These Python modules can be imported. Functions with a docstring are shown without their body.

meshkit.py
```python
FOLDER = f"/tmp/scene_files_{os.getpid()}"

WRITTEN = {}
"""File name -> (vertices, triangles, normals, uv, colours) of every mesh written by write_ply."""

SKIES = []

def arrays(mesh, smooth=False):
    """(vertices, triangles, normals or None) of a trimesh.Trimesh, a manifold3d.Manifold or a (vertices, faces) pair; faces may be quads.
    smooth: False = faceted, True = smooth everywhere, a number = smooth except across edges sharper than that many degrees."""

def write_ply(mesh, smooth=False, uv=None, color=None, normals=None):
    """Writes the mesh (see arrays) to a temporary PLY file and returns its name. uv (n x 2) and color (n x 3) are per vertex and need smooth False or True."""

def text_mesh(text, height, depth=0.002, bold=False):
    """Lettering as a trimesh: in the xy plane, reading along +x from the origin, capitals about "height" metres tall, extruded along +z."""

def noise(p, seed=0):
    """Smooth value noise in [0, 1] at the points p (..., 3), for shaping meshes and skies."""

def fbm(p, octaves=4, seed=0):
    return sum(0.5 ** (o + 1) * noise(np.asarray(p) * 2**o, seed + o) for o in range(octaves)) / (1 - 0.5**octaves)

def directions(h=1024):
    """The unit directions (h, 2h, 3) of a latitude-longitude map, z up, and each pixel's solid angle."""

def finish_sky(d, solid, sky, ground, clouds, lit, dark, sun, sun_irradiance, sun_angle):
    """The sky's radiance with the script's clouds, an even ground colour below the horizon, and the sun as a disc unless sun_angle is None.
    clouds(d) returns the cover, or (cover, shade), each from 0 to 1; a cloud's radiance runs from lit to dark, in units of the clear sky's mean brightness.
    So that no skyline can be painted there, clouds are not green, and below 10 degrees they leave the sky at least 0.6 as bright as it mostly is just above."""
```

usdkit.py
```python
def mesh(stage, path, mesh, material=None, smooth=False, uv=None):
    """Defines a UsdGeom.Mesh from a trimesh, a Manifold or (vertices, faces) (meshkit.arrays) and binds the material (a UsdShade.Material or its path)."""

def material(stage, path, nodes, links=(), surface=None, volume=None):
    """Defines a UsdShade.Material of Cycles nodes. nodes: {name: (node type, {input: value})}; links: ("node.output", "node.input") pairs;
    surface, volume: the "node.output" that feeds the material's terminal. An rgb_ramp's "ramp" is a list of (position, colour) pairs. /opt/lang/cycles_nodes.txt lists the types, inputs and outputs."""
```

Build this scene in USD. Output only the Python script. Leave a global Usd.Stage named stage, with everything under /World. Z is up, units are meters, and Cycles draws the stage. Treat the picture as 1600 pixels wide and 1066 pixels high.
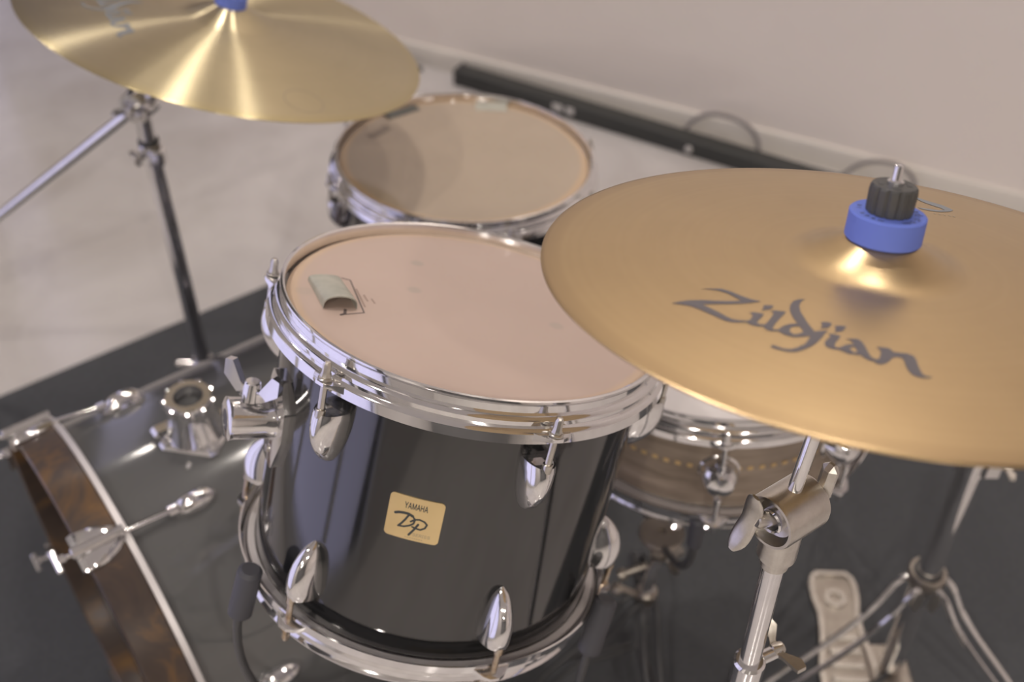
import math, random
import numpy as np, trimesh, manifold3d as m3, shapely.geometry as sg, shapely.ops as so
import usdkit, meshkit
from pxr import Usd, UsdGeom, UsdLux, UsdShade, Gf, Sdf, Vt

stage = Usd.Stage.CreateInMemory()
UsdGeom.SetStageUpAxis(stage, UsdGeom.Tokens.z)
UsdGeom.SetStageMetersPerUnit(stage, 1.0)
UsdGeom.Xform.Define(stage, '/World')
UsdGeom.Scope.Define(stage, '/World/Looks')
random.seed(4); np.random.seed(4)
PI = math.pi

# ------------------------------------------------------------------ camera, light, exposure
CAM_H, PITCH = 1.485, 42.0
cam = UsdGeom.Camera.Define(stage, '/World/camera')
cam.AddTranslateOp().Set(Gf.Vec3d(0, 0, CAM_H))
cam.AddRotateXOp().Set(90.0 - PITCH)
cam.CreateHorizontalApertureAttr(36.0); cam.CreateVerticalApertureAttr(36.0 * 1066 / 1600)
cam.CreateFocalLengthAttr(36.0 * 1780 / 1600)
cam.CreateClippingRangeAttr(Gf.Vec2f(0.05, 60))
cam.CreateFStopAttr(5.0); cam.CreateFocusDistanceAttr(0.76)
cam.CreateExposureAttr(0.55)

LAMP_SPOTS = [(-1.45, 3.15), (-2.75, 4.55), (-0.15, 1.75), (0.66, 1.86), (-0.9, 0.4), (-0.7, -1.8), (0.9, -1.8), (0.1, -3.4)]
LAMP_DIM = [.32, .10, .66, .42, .48, 1.65, 1.55, 1.65]
LAMP_POWER, LAMP_COLOR = 330.0, (1.0, 0.915, 0.83)
WINDOW_POWER, WINDOW_COLOR = 0.66, (0.72, 0.68, 1.0)
CEIL = 2.95

def area_light(path, kind, loc, target, power, color, **size):
    l = getattr(UsdLux, kind).Define(stage, path)
    l.CreateIntensityAttr(power); l.CreateColorAttr(Gf.Vec3f(*color)); l.CreateNormalizeAttr(False)
    for k, v in size.items(): getattr(l, f'Create{k}Attr')(v)
    m = Gf.Matrix4d().SetLookAt(Gf.Vec3d(*loc), Gf.Vec3d(*target), Gf.Vec3d(0, 0.001, 1) if abs(loc[0]-target[0])+abs(loc[1]-target[1]) > 1e-6 else Gf.Vec3d(0, 1, 0)).GetInverse()
    l.AddTransformOp().Set(m)
    return l
dome = UsdLux.DomeLight.Define(stage, '/World/sky_light'); dome.CreateIntensityAttr(0.06); dome.CreateColorAttr(Gf.Vec3f(0.75, 0.72, 1.0))
area_light('/World/window_daylight', 'RectLight', (-1.72, 0.35, 1.30), (0, 0.35, 1.30), WINDOW_POWER, WINDOW_COLOR, Width=6.2, Height=5.0)
for i, (lx, ly) in enumerate(LAMP_SPOTS):
    area_light(f'/World/lamp_light_{i:03d}', 'DiskLight', (lx, ly, CEIL - 0.013), (lx, ly, 0), LAMP_POWER * LAMP_DIM[i], LAMP_COLOR, Radius=0.062)

# ------------------------------------------------------------------ materials
def mat(name, nodes, links=(), surface='p.BSDF'):
    return usdkit.material(stage, f'/World/Looks/{name}', nodes, links, surface=surface)
def plain(name, color, rough=0.5, metallic=0.0, **kw):
    return mat(name, {'p': ('principled_bsdf', dict(base_color=color, roughness=rough, metallic=metallic, **kw))})
def noisy(name, c0, c1, scale, rough=0.5, metallic=0.0, bump=0.0, bscale=None, detail=4, stretch=(1, 1, 1), lo=.3, hi=.7, **kw):
    n = {'t': ('texture_coordinate', {}), 'm': ('mapping', {'scale': stretch}), 'n': ('noise_texture', {'scale': scale, 'detail': detail, 'roughness': .6}),
         'r': ('rgb_ramp', {'ramp': [(lo, c0), (hi, c1)]}), 'p': ('principled_bsdf', dict(roughness=rough, metallic=metallic, **kw))}
    l = [('t.object', 'm.vector'), ('m.vector', 'n.vector'), ('n.fac', 'r.fac'), ('r.color', 'p.base_color')]
    if bump:
        n['n2'] = ('noise_texture', {'scale': bscale or scale, 'detail': 3}); n['b'] = ('bump', {'strength': 1.0, 'distance': bump})
        l += [('m.vector', 'n2.vector'), ('n2.fac', 'b.height'), ('b.normal', 'p.normal')]
    return mat(name, n, l)

M = {}
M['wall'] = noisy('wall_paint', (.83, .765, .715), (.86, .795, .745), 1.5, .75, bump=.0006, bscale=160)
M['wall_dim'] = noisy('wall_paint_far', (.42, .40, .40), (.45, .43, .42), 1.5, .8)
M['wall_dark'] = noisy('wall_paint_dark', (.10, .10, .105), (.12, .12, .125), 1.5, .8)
M['skirting'] = plain('skirting_paint', (.74, .70, .64), .4)
M['ceiling'] = plain('ceiling_paint', (.70, .69, .67), .9)
M['floor'] = mat('polished_floor', {'t': ('texture_coordinate', {}), 'n': ('noise_texture', {'scale': 3.5, 'detail': 7, 'roughness': .62, 'distortion': .6}),
    'r': ('rgb_ramp', {'ramp': [(.3, (.535, .50, .475)), (.5, (.61, .58, .56)), (.7, (.665, .635, .615))]}),
    'n3': ('noise_texture', {'scale': 9, 'detail': 4}), 'r3': ('rgb_ramp', {'ramp': [(.3, (.10, .10, .10)), (.7, (.24, .24, .24))]}),
    'p': ('principled_bsdf', {'roughness': .25, 'specular_ior_level': .45})},
    [('t.object', 'n.vector'), ('t.object', 'n3.vector'), ('n.fac', 'r.fac'), ('r.color', 'p.base_color'), ('n3.fac', 'r3.fac'), ('r3.color', 'p.roughness')])
M['mat'] = noisy('black_carpet', (.075, .078, .084), (.096, .100, .108), 220, .95, bump=.0012, bscale=600, specular_ior_level=.15)
M['chrome'] = noisy('chrome', (.76, .75, .75), (.82, .81, .81), 60, .07, .94)
M['satin_chrome'] = noisy('worn_chrome', (.55, .52, .47), (.66, .63, .58), 90, .28, 1.0, bump=.00008, bscale=300)
M['dull_metal'] = noisy('dull_metal', (.34, .30, .26), (.46, .42, .37), 40, .38, .9)
M['rust_rod'] = noisy('tarnished_rod', (.42, .30, .18), (.66, .60, .52), 160, .25, 1.0)
M['lacquer'] = plain('black_lacquer', (.014, .0145, .015), .09, ior=1.86)
M['lacquer_bass'] = plain('charcoal_lacquer', (.104, .105, .106), .10, ior=1.7)
M['black'] = plain('black_plastic', (.06, .06, .062), .45)
M['rubber'] = plain('black_rubber', (.065, .065, .075), .6)
M['knob'] = noisy('knob_plastic', (.060, .060, .058), (.072, .072, .070), 90, .5)
M['foam'] = plain('blue_foam', (.132, .195, .63), .75)
M['foam_ink'] = plain('foam_ink', (.03, .035, .07), .6)
M['ink'] = plain('logo_ink', (.115, .105, .115), .38)
M['ink_blue'] = plain('logo_ink_blue', (.20, .22, .24), .38)
M['ink_faint'] = plain('logo_ink_faint', (.34, .28, .19), .4)
M['badge_ink'] = plain('badge_ink', (.045, .05, .048), .5)
M['print'] = plain('head_print', (.13, .105, .10), .5)
M['print_faint'] = plain('head_print_faint', (.34, .25, .21), .5)
M['tape'] = noisy('grey_tape', (.36, .36, .31), (.45, .44, .38), 70, .5)
M['tape_dark'] = plain('dark_tape', (.10, .10, .09), .6)
M['wood_hoop'] = mat('maple_hoop_stain', {'t': ('texture_coordinate', {}), 'n': ('noise_texture', {'scale': 13, 'detail': 5, 'roughness': .6, 'distortion': 1.2}),
    'r': ('rgb_ramp', {'ramp': [(.28, (.044, .034, .031)), (.5, (.070, .050, .040)), (.64, (.140, .080, .038)), (.8, (.225, .128, .045))]}),
    'p': ('principled_bsdf', {'roughness': .22})}, [('t.object', 'n.vector'), ('n.fac', 'r.fac'), ('r.color', 'p.base_color')])
M['snare_wood'] = noisy('snare_wood', (.20, .155, .115), (.36, .29, .23), 5, .3, stretch=(2, 2, 14), lo=.3, hi=.72)
M['inlay'] = plain('inlay_wood', (.55, .38, .18), .4)
M['white_head'] = plain('white_drum_head', (.68, .645, .64), .55)
M['dark_head'] = plain('black_drum_head', (.05, .05, .05), .35)
M['flesh_hoop'] = plain('aluminium_ring', (.72, .69, .69), .45, .6)
M['amber'] = plain('bar_body', (.042, .044, .042), .5)
M['white_plastic'] = plain('white_sticker', (.62, .60, .58), .5)
M['cable'] = plain('grey_cable', (.22, .20, .20), .6)
M['lamp_glass'] = mat('lamp_glass', {'e': ('emission', {'color': LAMP_COLOR, 'strength': LAMP_POWER * .02})}, surface='e.emission')
M['lamp_trim'] = plain('lamp_trim', (.7, .7, .7), .4)
M['frame'] = plain('window_frame_paint', (.6, .6, .6), .4)
M['glass'] = mat('window_glass', {'f': ('fresnel', {'IOR': 1.45}), 't': ('transparent_bsdf', {}), 'g': ('glossy_bsdf', {'roughness': .02}), 'x': ('mix_closure', {})},
    [('f.fac', 'x.fac'), ('t.BSDF', 'x.closure1'), ('g.BSDF', 'x.closure2')], surface='x.closure')

def head_material(name, base, edge, R, rough, spots=(), ior=1.5):
    """drum head: coated film, a warmer collar ring near the rim, faint grey stick marks"""
    n = {'t': ('texture_coordinate', {}), 'len': ('vector_math', {'math_type': 'length'}), 'fl': ('vector_math', {'math_type': 'multiply', 'vector2': (1, 1, 0)}),
         'mr': ('map_range', {'from_min': R * .955, 'from_max': R * .985, 'clamp': True}), 'n': ('noise_texture', {'scale': 9, 'detail': 4}),
         'r': ('rgb_ramp', {'ramp': [(.3, tuple(c * .96 for c in base)), (.7, tuple(min(1, c * 1.03) for c in base))]}),
         'mx': ('mix_color', {'b': edge}), 'p': ('principled_bsdf', {'roughness': rough, 'specular_ior_level': .55, 'ior': ior})}
    l = [('t.object', 'fl.vector1'), ('fl.vector', 'len.vector1'), ('len.value', 'mr.value'), ('t.object', 'n.vector'), ('n.fac', 'r.fac'), ('r.color', 'mx.a'), ('mr.result', 'mx.fac')]
    last = 'mx.result'
    for i, (sx, sy, sr, a) in enumerate(spots):
        n[f'd{i}'] = ('vector_math', {'math_type': 'distance', 'vector2': (sx, sy, 0)}); n[f'm{i}'] = ('map_range', {'from_min': sr * 1.15, 'from_max': sr * .6, 'to_max': a, 'clamp': True})
        n[f'x{i}'] = ('mix_color', {'b': (.36, .33, .28)})
        l += [('fl.vector', f'd{i}.vector1'), (f'd{i}.value', f'm{i}.value'), (f'm{i}.result', f'x{i}.fac'), (last, f'x{i}.a')]
        last = f'x{i}.result'
    l.append((last, 'p.base_color'))
    return mat(name, n, l)
M['tom_head'] = head_material('tan_head', (.53, .41, .35), (.59, .44, .32), .15, .33, [(-.0492, .0748, .0065, .5), (-.0507, .0181, .0065, .45), (.0704, -.0061, .007, .4), (-.139, -.018, .008, .25)])
M['floor_head'] = head_material('tan_head_floor', (.42, .34, .255), (.53, .38, .24), .172, .07, ior=1.85)

def cymbal_material(name, c0, c1, edge, R, rough, aniso, grooves, amount):
    n = {'t': ('texture_coordinate', {}), 'fl': ('vector_math', {'math_type': 'multiply', 'vector2': (1, 1, 0)}), 'len': ('vector_math', {'math_type': 'length'}),
         'cx': ('combine_xyz', {}), 'ng': ('noise_texture', {'scale': grooves, 'detail': 2, 'roughness': .7}), 'ng2': ('noise_texture', {'scale': grooves * .18, 'detail': 2}),
         'n': ('noise_texture', {'scale': 6, 'detail': 5, 'roughness': .65}), 'r': ('rgb_ramp', {'ramp': [(.3, c0), (.7, c1)]}),
         'mr': ('map_range', {'from_min': R * .93, 'from_max': R, 'to_max': .75, 'clamp': True}), 'mx': ('mix_color', {'b': edge}),
         'rg': ('rgb_ramp', {'ramp': [(.3, (.965, .96, .955)), (.7, (1, 1, 1))]}), 'mul': ('mix_color', {'blend_type': 'multiply', 'fac': 1.0}),
         'b': ('bump', {'distance': amount, 'strength': 1.0}), 'tan': ('vector_transform', {'transform_type': 'vector', 'convert_from': 'object', 'convert_to': 'world'}),
         'p': ('principled_bsdf', {'metallic': 1.0, 'roughness': rough, 'anisotropic': aniso})}
    l = [('t.object', 'fl.vector1'), ('fl.vector', 'len.vector1'), ('len.value', 'cx.x'), ('cx.vector', 'ng.vector'), ('cx.vector', 'ng2.vector'), ('t.object', 'n.vector'), ('n.fac', 'r.fac'),
         ('len.value', 'mr.value'), ('mr.result', 'mx.fac'), ('r.color', 'mx.a'), ('ng2.fac', 'rg.fac'), ('mx.result', 'mul.a'), ('rg.color', 'mul.b'), ('mul.result', 'p.base_color'),
         ('ng.fac', 'b.height'), ('b.normal', 'p.normal'), ('fl.vector', 'tan.vector'), ('tan.vector', 'p.tangent')]
    return mat(name, n, l)
M['brass'] = cymbal_material('satin_bronze', (.545, .405, .225), (.605, .455, .255), (.43, .31, .175), .19, .31, .12, 900, .00006)
M['brass_bright'] = cymbal_material('bright_bronze', (.62, .54, .35), (.70, .61, .40), (.66, .56, .31), .254, .31, 1.0, 700, .00001)
M['gold_plate'] = mat('gold_badge', {'t': ('texture_coordinate', {}), 'n': ('noise_texture', {'scale': 30, 'detail': 4}), 'r': ('rgb_ramp', {'ramp': [(.3, (.80, .61, .31)), (.7, (.88, .68, .36))]}),
    'p': ('principled_bsdf', {'metallic': .7, 'roughness': .3})}, [('t.object', 'n.vector'), ('n.fac', 'r.fac'), ('r.color', 'p.base_color')])

# ------------------------------------------------------------------ helpers
taken = {}
def fresh(parent, name):
    k = f'{parent}/{name}'
    n = taken.get(k, -1) + 1; taken[k] = n
    return k if n == 0 else f'{k}_{n:03d}'
def tag(prim, label=None, category=None, group=None, kind=None):
    for k, v in (('label', label), ('category', category), ('group', group), ('kind', kind)):
        if v: prim.SetCustomDataByKey(k, v)
    return prim
def thing(name, label, category, loc=(0, 0, 0), axes=None, group=None):
    p = fresh('/World', name); x = UsdGeom.Xform.Define(stage, p)
    a = np.eye(3) if axes is None else np.array(axes)
    x.AddTransformOp().Set(Gf.Matrix4d(*a[0], 0, *a[1], 0, *a[2], 0, *[float(v) for v in loc], 1))
    tag(x.GetPrim(), label, category, group)
    return p
def part(parent, name, mesh, material, smooth=30, label=None):
    p = fresh(parent, name); m = usdkit.mesh(stage, p, mesh, M[material], smooth)
    if label: tag(m.GetPrim(), label)
    return p
def solo(name, mesh, material, label=None, category=None, group=None, kind=None, smooth=30):
    p = part('/World', name, mesh, material, smooth); tag(stage.GetPrimAtPath(p), label, category, group, kind); return p

def nrm(v): v = np.array(v, float); return v / np.linalg.norm(v)
def basis(n):
    n = nrm(n); x = nrm(np.cross([0, 1, 0], n)); return np.array([x, np.cross(n, x), n])
def along(d, up=(0, 0, 1)):
    """axes whose third is d"""
    d = nrm(d); up = np.array(up, float)
    if abs(d @ nrm(up)) > .98: up = np.array([0, 1.0, 0])
    x = nrm(np.cross(up, d)); return np.array([x, np.cross(d, x), d])
def put(mesh, loc=(0, 0, 0), axes=None):
    m = mesh.copy(); v = np.array(m.vertices)
    if axes is not None: v = v @ np.array(axes)
    m.vertices = v + np.array(loc, float); return m
def cat(*ms): return trimesh.util.concatenate(list(ms))
def lathe(profile, seg=96):
    """closed or open (r, z) profile about z"""
    pr = np.array(profile, float); pr[:, 0] = np.maximum(pr[:, 0], 1e-5); n = len(pr)
    t = np.linspace(0, 2 * PI, seg, endpoint=False)
    v = np.stack([np.outer(np.cos(t), pr[:, 0]), np.outer(np.sin(t), pr[:, 0]), np.tile(pr[:, 1], (seg, 1))], -1).reshape(-1, 3)
    f = []
    for i in range(seg):
        a, b = i * n, ((i + 1) % seg) * n
        for j in range(n - 1):
            f += [(a + j, b + j, b + j + 1), (a + j, b + j + 1, a + j + 1)]
    m = trimesh.Trimesh(v, np.array(f)[:, ::-1], process=False)
    return m
def ring(profile, seg=96):
    """closed (r, z) loop about z, counter-clockwise or not: fixed to point outwards"""
    m = lathe(list(profile) + [profile[0]], seg); m.merge_vertices()
    if m.volume < 0: m.invert()
    return m
def solid(profile, seg=48):
    """(r, z) from axis to axis"""
    m = lathe(profile, seg); m.merge_vertices()
    if m.volume < 0: m.invert()
    return m
def cyl(r, h, seg=32, bevel=None, r2=None):
    b = bevel if bevel is not None else min(r, h) * .12; q = r if r2 is None else r2
    return solid([(0, 0), (r - b, 0), (r, b), (q, h - b), (q - b, h), (0, h)], seg)
def rod(a, b, r, seg=20, bevel=None, r2=None):
    a, b = np.array(a, float), np.array(b, float)
    return put(cyl(r, np.linalg.norm(b - a), seg, bevel, r2), a, along(b - a))
def box(sx, sy, sz, bevel=.002):
    """bevelled box centred on the origin"""
    b = min(bevel, sx * .45, sy * .45, sz * .45); p = []
    for i in (-1, 1):
        for j in (-1, 1):
            for k in (-1, 1):
                h = np.array([sx, sy, sz]) / 2
                for ax in range(3):
                    q = h - b; q[ax] = h[ax]; p.append(q * [i, j, k])
    return trimesh.convex.convex_hull(np.array(p))
def hull(points): return trimesh.convex.convex_hull(np.array(points, float))
def loft(rings):
    """rings: list of (n,3) loops, capped"""
    R = np.array(rings, float); k, n = R.shape[:2]; v = R.reshape(-1, 3); f = []
    for a in range(k - 1):
        for i in range(n):
            j = (i + 1) % n; f += [(a * n + i, a * n + j, (a + 1) * n + j), (a * n + i, (a + 1) * n + j, (a + 1) * n + i)]
    v = np.vstack([v, R[0].mean(0), R[-1].mean(0)]); c0, c1 = len(v) - 2, len(v) - 1
    for i in range(n):
        j = (i + 1) % n; f += [(c0, j, i), (c1, (k - 1) * n + i, (k - 1) * n + j)]
    m = trimesh.Trimesh(v, f, process=False); m.merge_vertices()
    if m.volume < 0: m.invert()
    return m
def sweep(points, r, seg=10, sub=6):
    """tube along a smooth curve through points"""
    P = np.array(points, float)
    if len(P) > 2:
        from scipy.interpolate import CubicSpline
        t = np.r_[0, np.cumsum(np.linalg.norm(np.diff(P, axis=0), axis=1))]; P = CubicSpline(t, P)(np.linspace(0, t[-1], (len(P) - 1) * sub + 1))
    T = np.gradient(P, axis=0); T /= np.linalg.norm(T, axis=1)[:, None]
    u = along(T[0])[0]; rings = []
    for p, d in zip(P, T):
        u = nrm(u - d * (u @ d)); w = np.cross(d, u); a = np.linspace(0, 2 * PI, seg, endpoint=False)
        rings.append(p + r * (np.outer(np.cos(a), u) + np.outer(np.sin(a), w)))
    return loft(rings)
def plate(poly, h):
    """shapely polygon(s) extruded along +z"""
    gs = getattr(poly, 'geoms', [poly]); return cat(*[trimesh.creation.extrude_polygon(g, h, engine='earcut') for g in gs if g.area > 0])
def fine(mesh, edge):
    v, f = trimesh.remesh.subdivide_to_size(mesh.vertices, mesh.faces, edge, max_iter=12); return trimesh.Trimesh(v, f, process=False)
def polar(az, r, h): a = math.radians(az); return np.array([r * math.cos(a), r * math.sin(a), h])
def radial(az):
    """axes: x tangent, y outward, z up, at azimuth az (degrees)"""
    a = math.radians(az); o = np.array([math.cos(a), math.sin(a), 0]); z = np.array([0, 0, 1.0]); return np.array([np.cross(o, z), o, z])
def wing_nut(body_r=.006, body_h=.014, span=.036, height=.02, thick=.004):
    """wing nut: base at the origin, axis +z, wings along x (rounded tips tilted out)"""
    w = sg.Polygon([(body_r * .5, .001), (body_r * 1.5, .004), (span / 2, height * .55), (span / 2, height), (span / 2 - .006, height * 1.04), (body_r * 1.15, body_h * .62), (body_r * .5, body_h * .6)]).buffer(.0008)
    e = plate(w, thick); e.apply_translation((0, 0, -thick / 2)); e.vertices = np.array(e.vertices)[:, [0, 2, 1]] * [1, -1, 1]
    g = e.copy(); g.vertices = np.array(g.vertices) * [-1, -1, 1]
    return cat(cyl(body_r, body_h, 24, .001, body_r * .85), e, g)
def t_bar(span=.036, r=.004):
    return cat(rod((-span / 2, 0, 0), (span / 2, 0, 0), r, 14, r * .6))

# ------------------------------------------------------------------ the setting
def wall(name, a, b, material, z0=0, z1=CEIL, th=.12, holes=()):
    """wall from a to b (inside on the left of a->b), with rectangular holes (s0, s1, z0, z1)"""
    a, b = np.array(a, float), np.array(b, float); L = np.linalg.norm(b - a); d = (b - a) / L; o = np.array([d[1], -d[0]])
    pol = sg.box(0, z0, L, z1)
    for s0, s1, h0, h1 in holes: pol = pol.difference(sg.box(s0, h0, s1, h1))
    m = plate(pol, th); v = np.array(m.vertices)
    m.vertices = np.stack([a[0] + d[0] * v[:, 0] + o[0] * v[:, 2], a[1] + d[1] * v[:, 0] + o[1] * v[:, 2], v[:, 1]], 1)
    if m.volume < 0: m.invert()
    return solo(name, m, material, kind='structure', smooth=False)
corners = [(-1.5, -5), (3.4, -5), (3.4, .917), (-.95, 3.125), (-.95, 8), (-4.4, 8), (-4.4, 2.7), (-1.5, 2.7)]
fl = plate(sg.Polygon(corners).buffer(.1, join_style=2), .1); fl.apply_translation((0, 0, -.1))
solo('floor', fl, 'floor', kind='structure', smooth=False)
ce = plate(sg.Polygon(corners).buffer(.1, join_style=2), .1); ce.apply_translation((0, 0, CEIL))
solo('ceiling', ce, 'ceiling', kind='structure', smooth=False)
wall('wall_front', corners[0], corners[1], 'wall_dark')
wall('wall_right', corners[1], corners[2], 'wall')
wall('wall_back', corners[2], corners[3], 'wall')
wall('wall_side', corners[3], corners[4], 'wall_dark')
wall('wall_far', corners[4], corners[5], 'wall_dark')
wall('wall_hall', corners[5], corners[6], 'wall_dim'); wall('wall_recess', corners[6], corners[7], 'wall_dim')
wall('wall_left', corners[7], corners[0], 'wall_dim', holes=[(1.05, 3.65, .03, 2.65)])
wd = nrm(np.array(corners[3]) - corners[2]); wn = np.array([-wd[1], wd[0]])          # along the back wall (leftwards) and into the room
def by_wall(s, off, z): p = np.array(corners[3]) - wd * s + wn * off; return np.array([p[0], p[1], z])
WX = np.array([[-wd[0], -wd[1], 0], [-wn[0], -wn[1], 0], [0, 0, 1.0]])                  # x right along the wall, y into the wall
Lw = np.linalg.norm(np.array(corners[3]) - corners[2])
sk = sg.Polygon([(0, 0), (.014, 0), (.014, .045), (.009, .055), (0, .055)])
skm = plate(sk, Lw - .02); v = np.array(skm.vertices); skm.vertices = np.stack([v[:, 2] + .01, -v[:, 0], v[:, 1]], 1)
if skm.volume < 0: skm.invert()
solo('baseboard_back', put(skm, by_wall(0, 0, 0), WX), 'skirting', kind='structure')
# the window in the left wall: frame, mullions, panes
w1 = thing('window_1', None, None); tag(stage.GetPrimAtPath(w1), kind='structure')
wy0, wy1, wz0, wz1 = -.95, 1.65, .03, 2.65
fr = sg.box(wy0, wz0, wy1, wz1).difference(sg.box(wy0 + .06, wz0 + .06, wy1 - .06, wz1 - .06))
cols = [wy0 + .06 + (wy1 - wy0 - .12) * k / 3 for k in range(4)]
for c in cols[1:-1]: fr = fr.union(sg.box(c - .03, wz0, c + .03, wz1))
fm = plate(fr, .08); v = np.array(fm.vertices); fm.vertices = np.stack([v[:, 2] - 1.60, v[:, 0], v[:, 1]], 1)
part(w1, 'frame', fm, 'frame', False)
for k in range(3):
    part(w1, 'pane', put(box(.006, cols[k + 1] - cols[k] - .06, wz1 - wz0 - .12, .001), (-1.56, (cols[k] + cols[k + 1]) / 2, (wz0 + wz1) / 2)), 'glass', False)
where = ['left of the wall end, beyond the left cymbal', 'farthest, deep in the hall', 'right above the floor tom', 'close to the wall above the black bar', 'towards the window side', 'behind the viewer on the left', 'behind the viewer on the right', 'far behind the viewer']
for (lx, ly), w in zip(LAMP_SPOTS, where):
    t = thing('ceiling_lamp', f'small round recessed ceiling lamp {w}', 'ceiling lamp', (lx, ly, CEIL), group=None)
    part(t, 'trim_ring', ring([(.066, -.012), (.085, -.008), (.088, 0), (.066, 0)], 40), 'lamp_trim')
    part(t, 'lens', put(cyl(.066, .004, 40), (0, 0, -.006)), 'lamp_glass')

# ------------------------------------------------------------------ black carpet
E1 = np.array([math.cos(math.radians(36.5)), math.sin(math.radians(36.5))]); E2 = np.array([-E1[1], E1[0]])
mp = [(-1.16, 1.317), (.10, .02), (1.25, 1.145), (-.02, 2.155)]
mat_z = .007
mm = fine(plate(sg.Polygon(mp).buffer(.01), mat_z), .12); solo('carpet', mm, 'mat', 'black rectangular carpet on the pale floor under the drum kit', 'carpet', smooth=False)

# ------------------------------------------------------------------ drums: shared builders
def hoop_mesh(R, lugs, flip=False):
    """triple-flanged hoop, lip at z = 0, growing downwards; R = lip radius. lugs: azimuths of the ears"""
    pr = [(R - .0022, -.0008), (R - .0005, 0), (R + .0012, -.0006), (R + .0016, -.002), (R + .0004, -.0034), (R - .0006, -.005), (R - .0006, -.0105),
          (R + .0006, -.0122), (R + .0032, -.0134), (R + .0044, -.015), (R + .0042, -.0185), (R + .0052, -.0202), (R + .0074, -.0212), (R + .0088, -.023),
          (R + .0098, -.0305), (R + .0084, -.0307), (R + .0070, -.0238), (R + .0040, -.0222), (R + .0024, -.0202), (R + .0024, -.0160), (R - .0012, -.0142), (R - .0028, -.0120), (R - .0028, -.003)]
    m = ring(pr, 144)
    for az in lugs:
        ear = []
        for x, y, z in ((-.017, .0055, -.0222), (.017, .0055, -.0222), (-.017, .0075, -.0280), (.017, .0075, -.0280), (-.009, .0155, -.0212), (.009, .0155, -.0212), (-.009, .0155, -.0246), (.009, .0155, -.0246), (-.004, .0185, -.0212), (.004, .0185, -.0212), (-.004, .0185, -.0240), (.004, .0185, -.0240)):
            ear.append((x, R + y, z))
        m = cat(m, put(hull(ear), (0, 0, 0), radial(az)))
    if flip:
        v = np.array(m.vertices); v[:, 2] *= -1; m = trimesh.Trimesh(v, np.array(m.faces)[:, ::-1], process=False)
    return m
def key_rod(R, az, z_top, z_bot, sgn=1):
    """tension rod with square key head, from the ear (z_top) to the lug (z_bot)"""
    r0 = R + .0125; a = radial(az)
    m = cat(rod((0, r0, z_top), (0, r0, z_bot), .0027, 12), put(cyl(.0056, .0022, 20, .0006), (0, r0, z_top if sgn > 0 else z_top - .0022)),
            put(solid([(0, 0), (.0042, 0), (.0045, .001), (.0034, .0045), (.0034, .0105), (.0022, .0128), (0, .0132)], 8), (0, r0, z_top + (.002 if sgn > 0 else -.002)), np.array([[1, 0, 0], [0, sgn, 0], [0, 0, sgn]], float)),
            rod((0, r0, z_bot + .006 * sgn), (0, r0, z_bot - .004 * sgn), .0040, 14))
    if sgn < 0: pass
    return put(m, (0, 0, 0), a)
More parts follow.
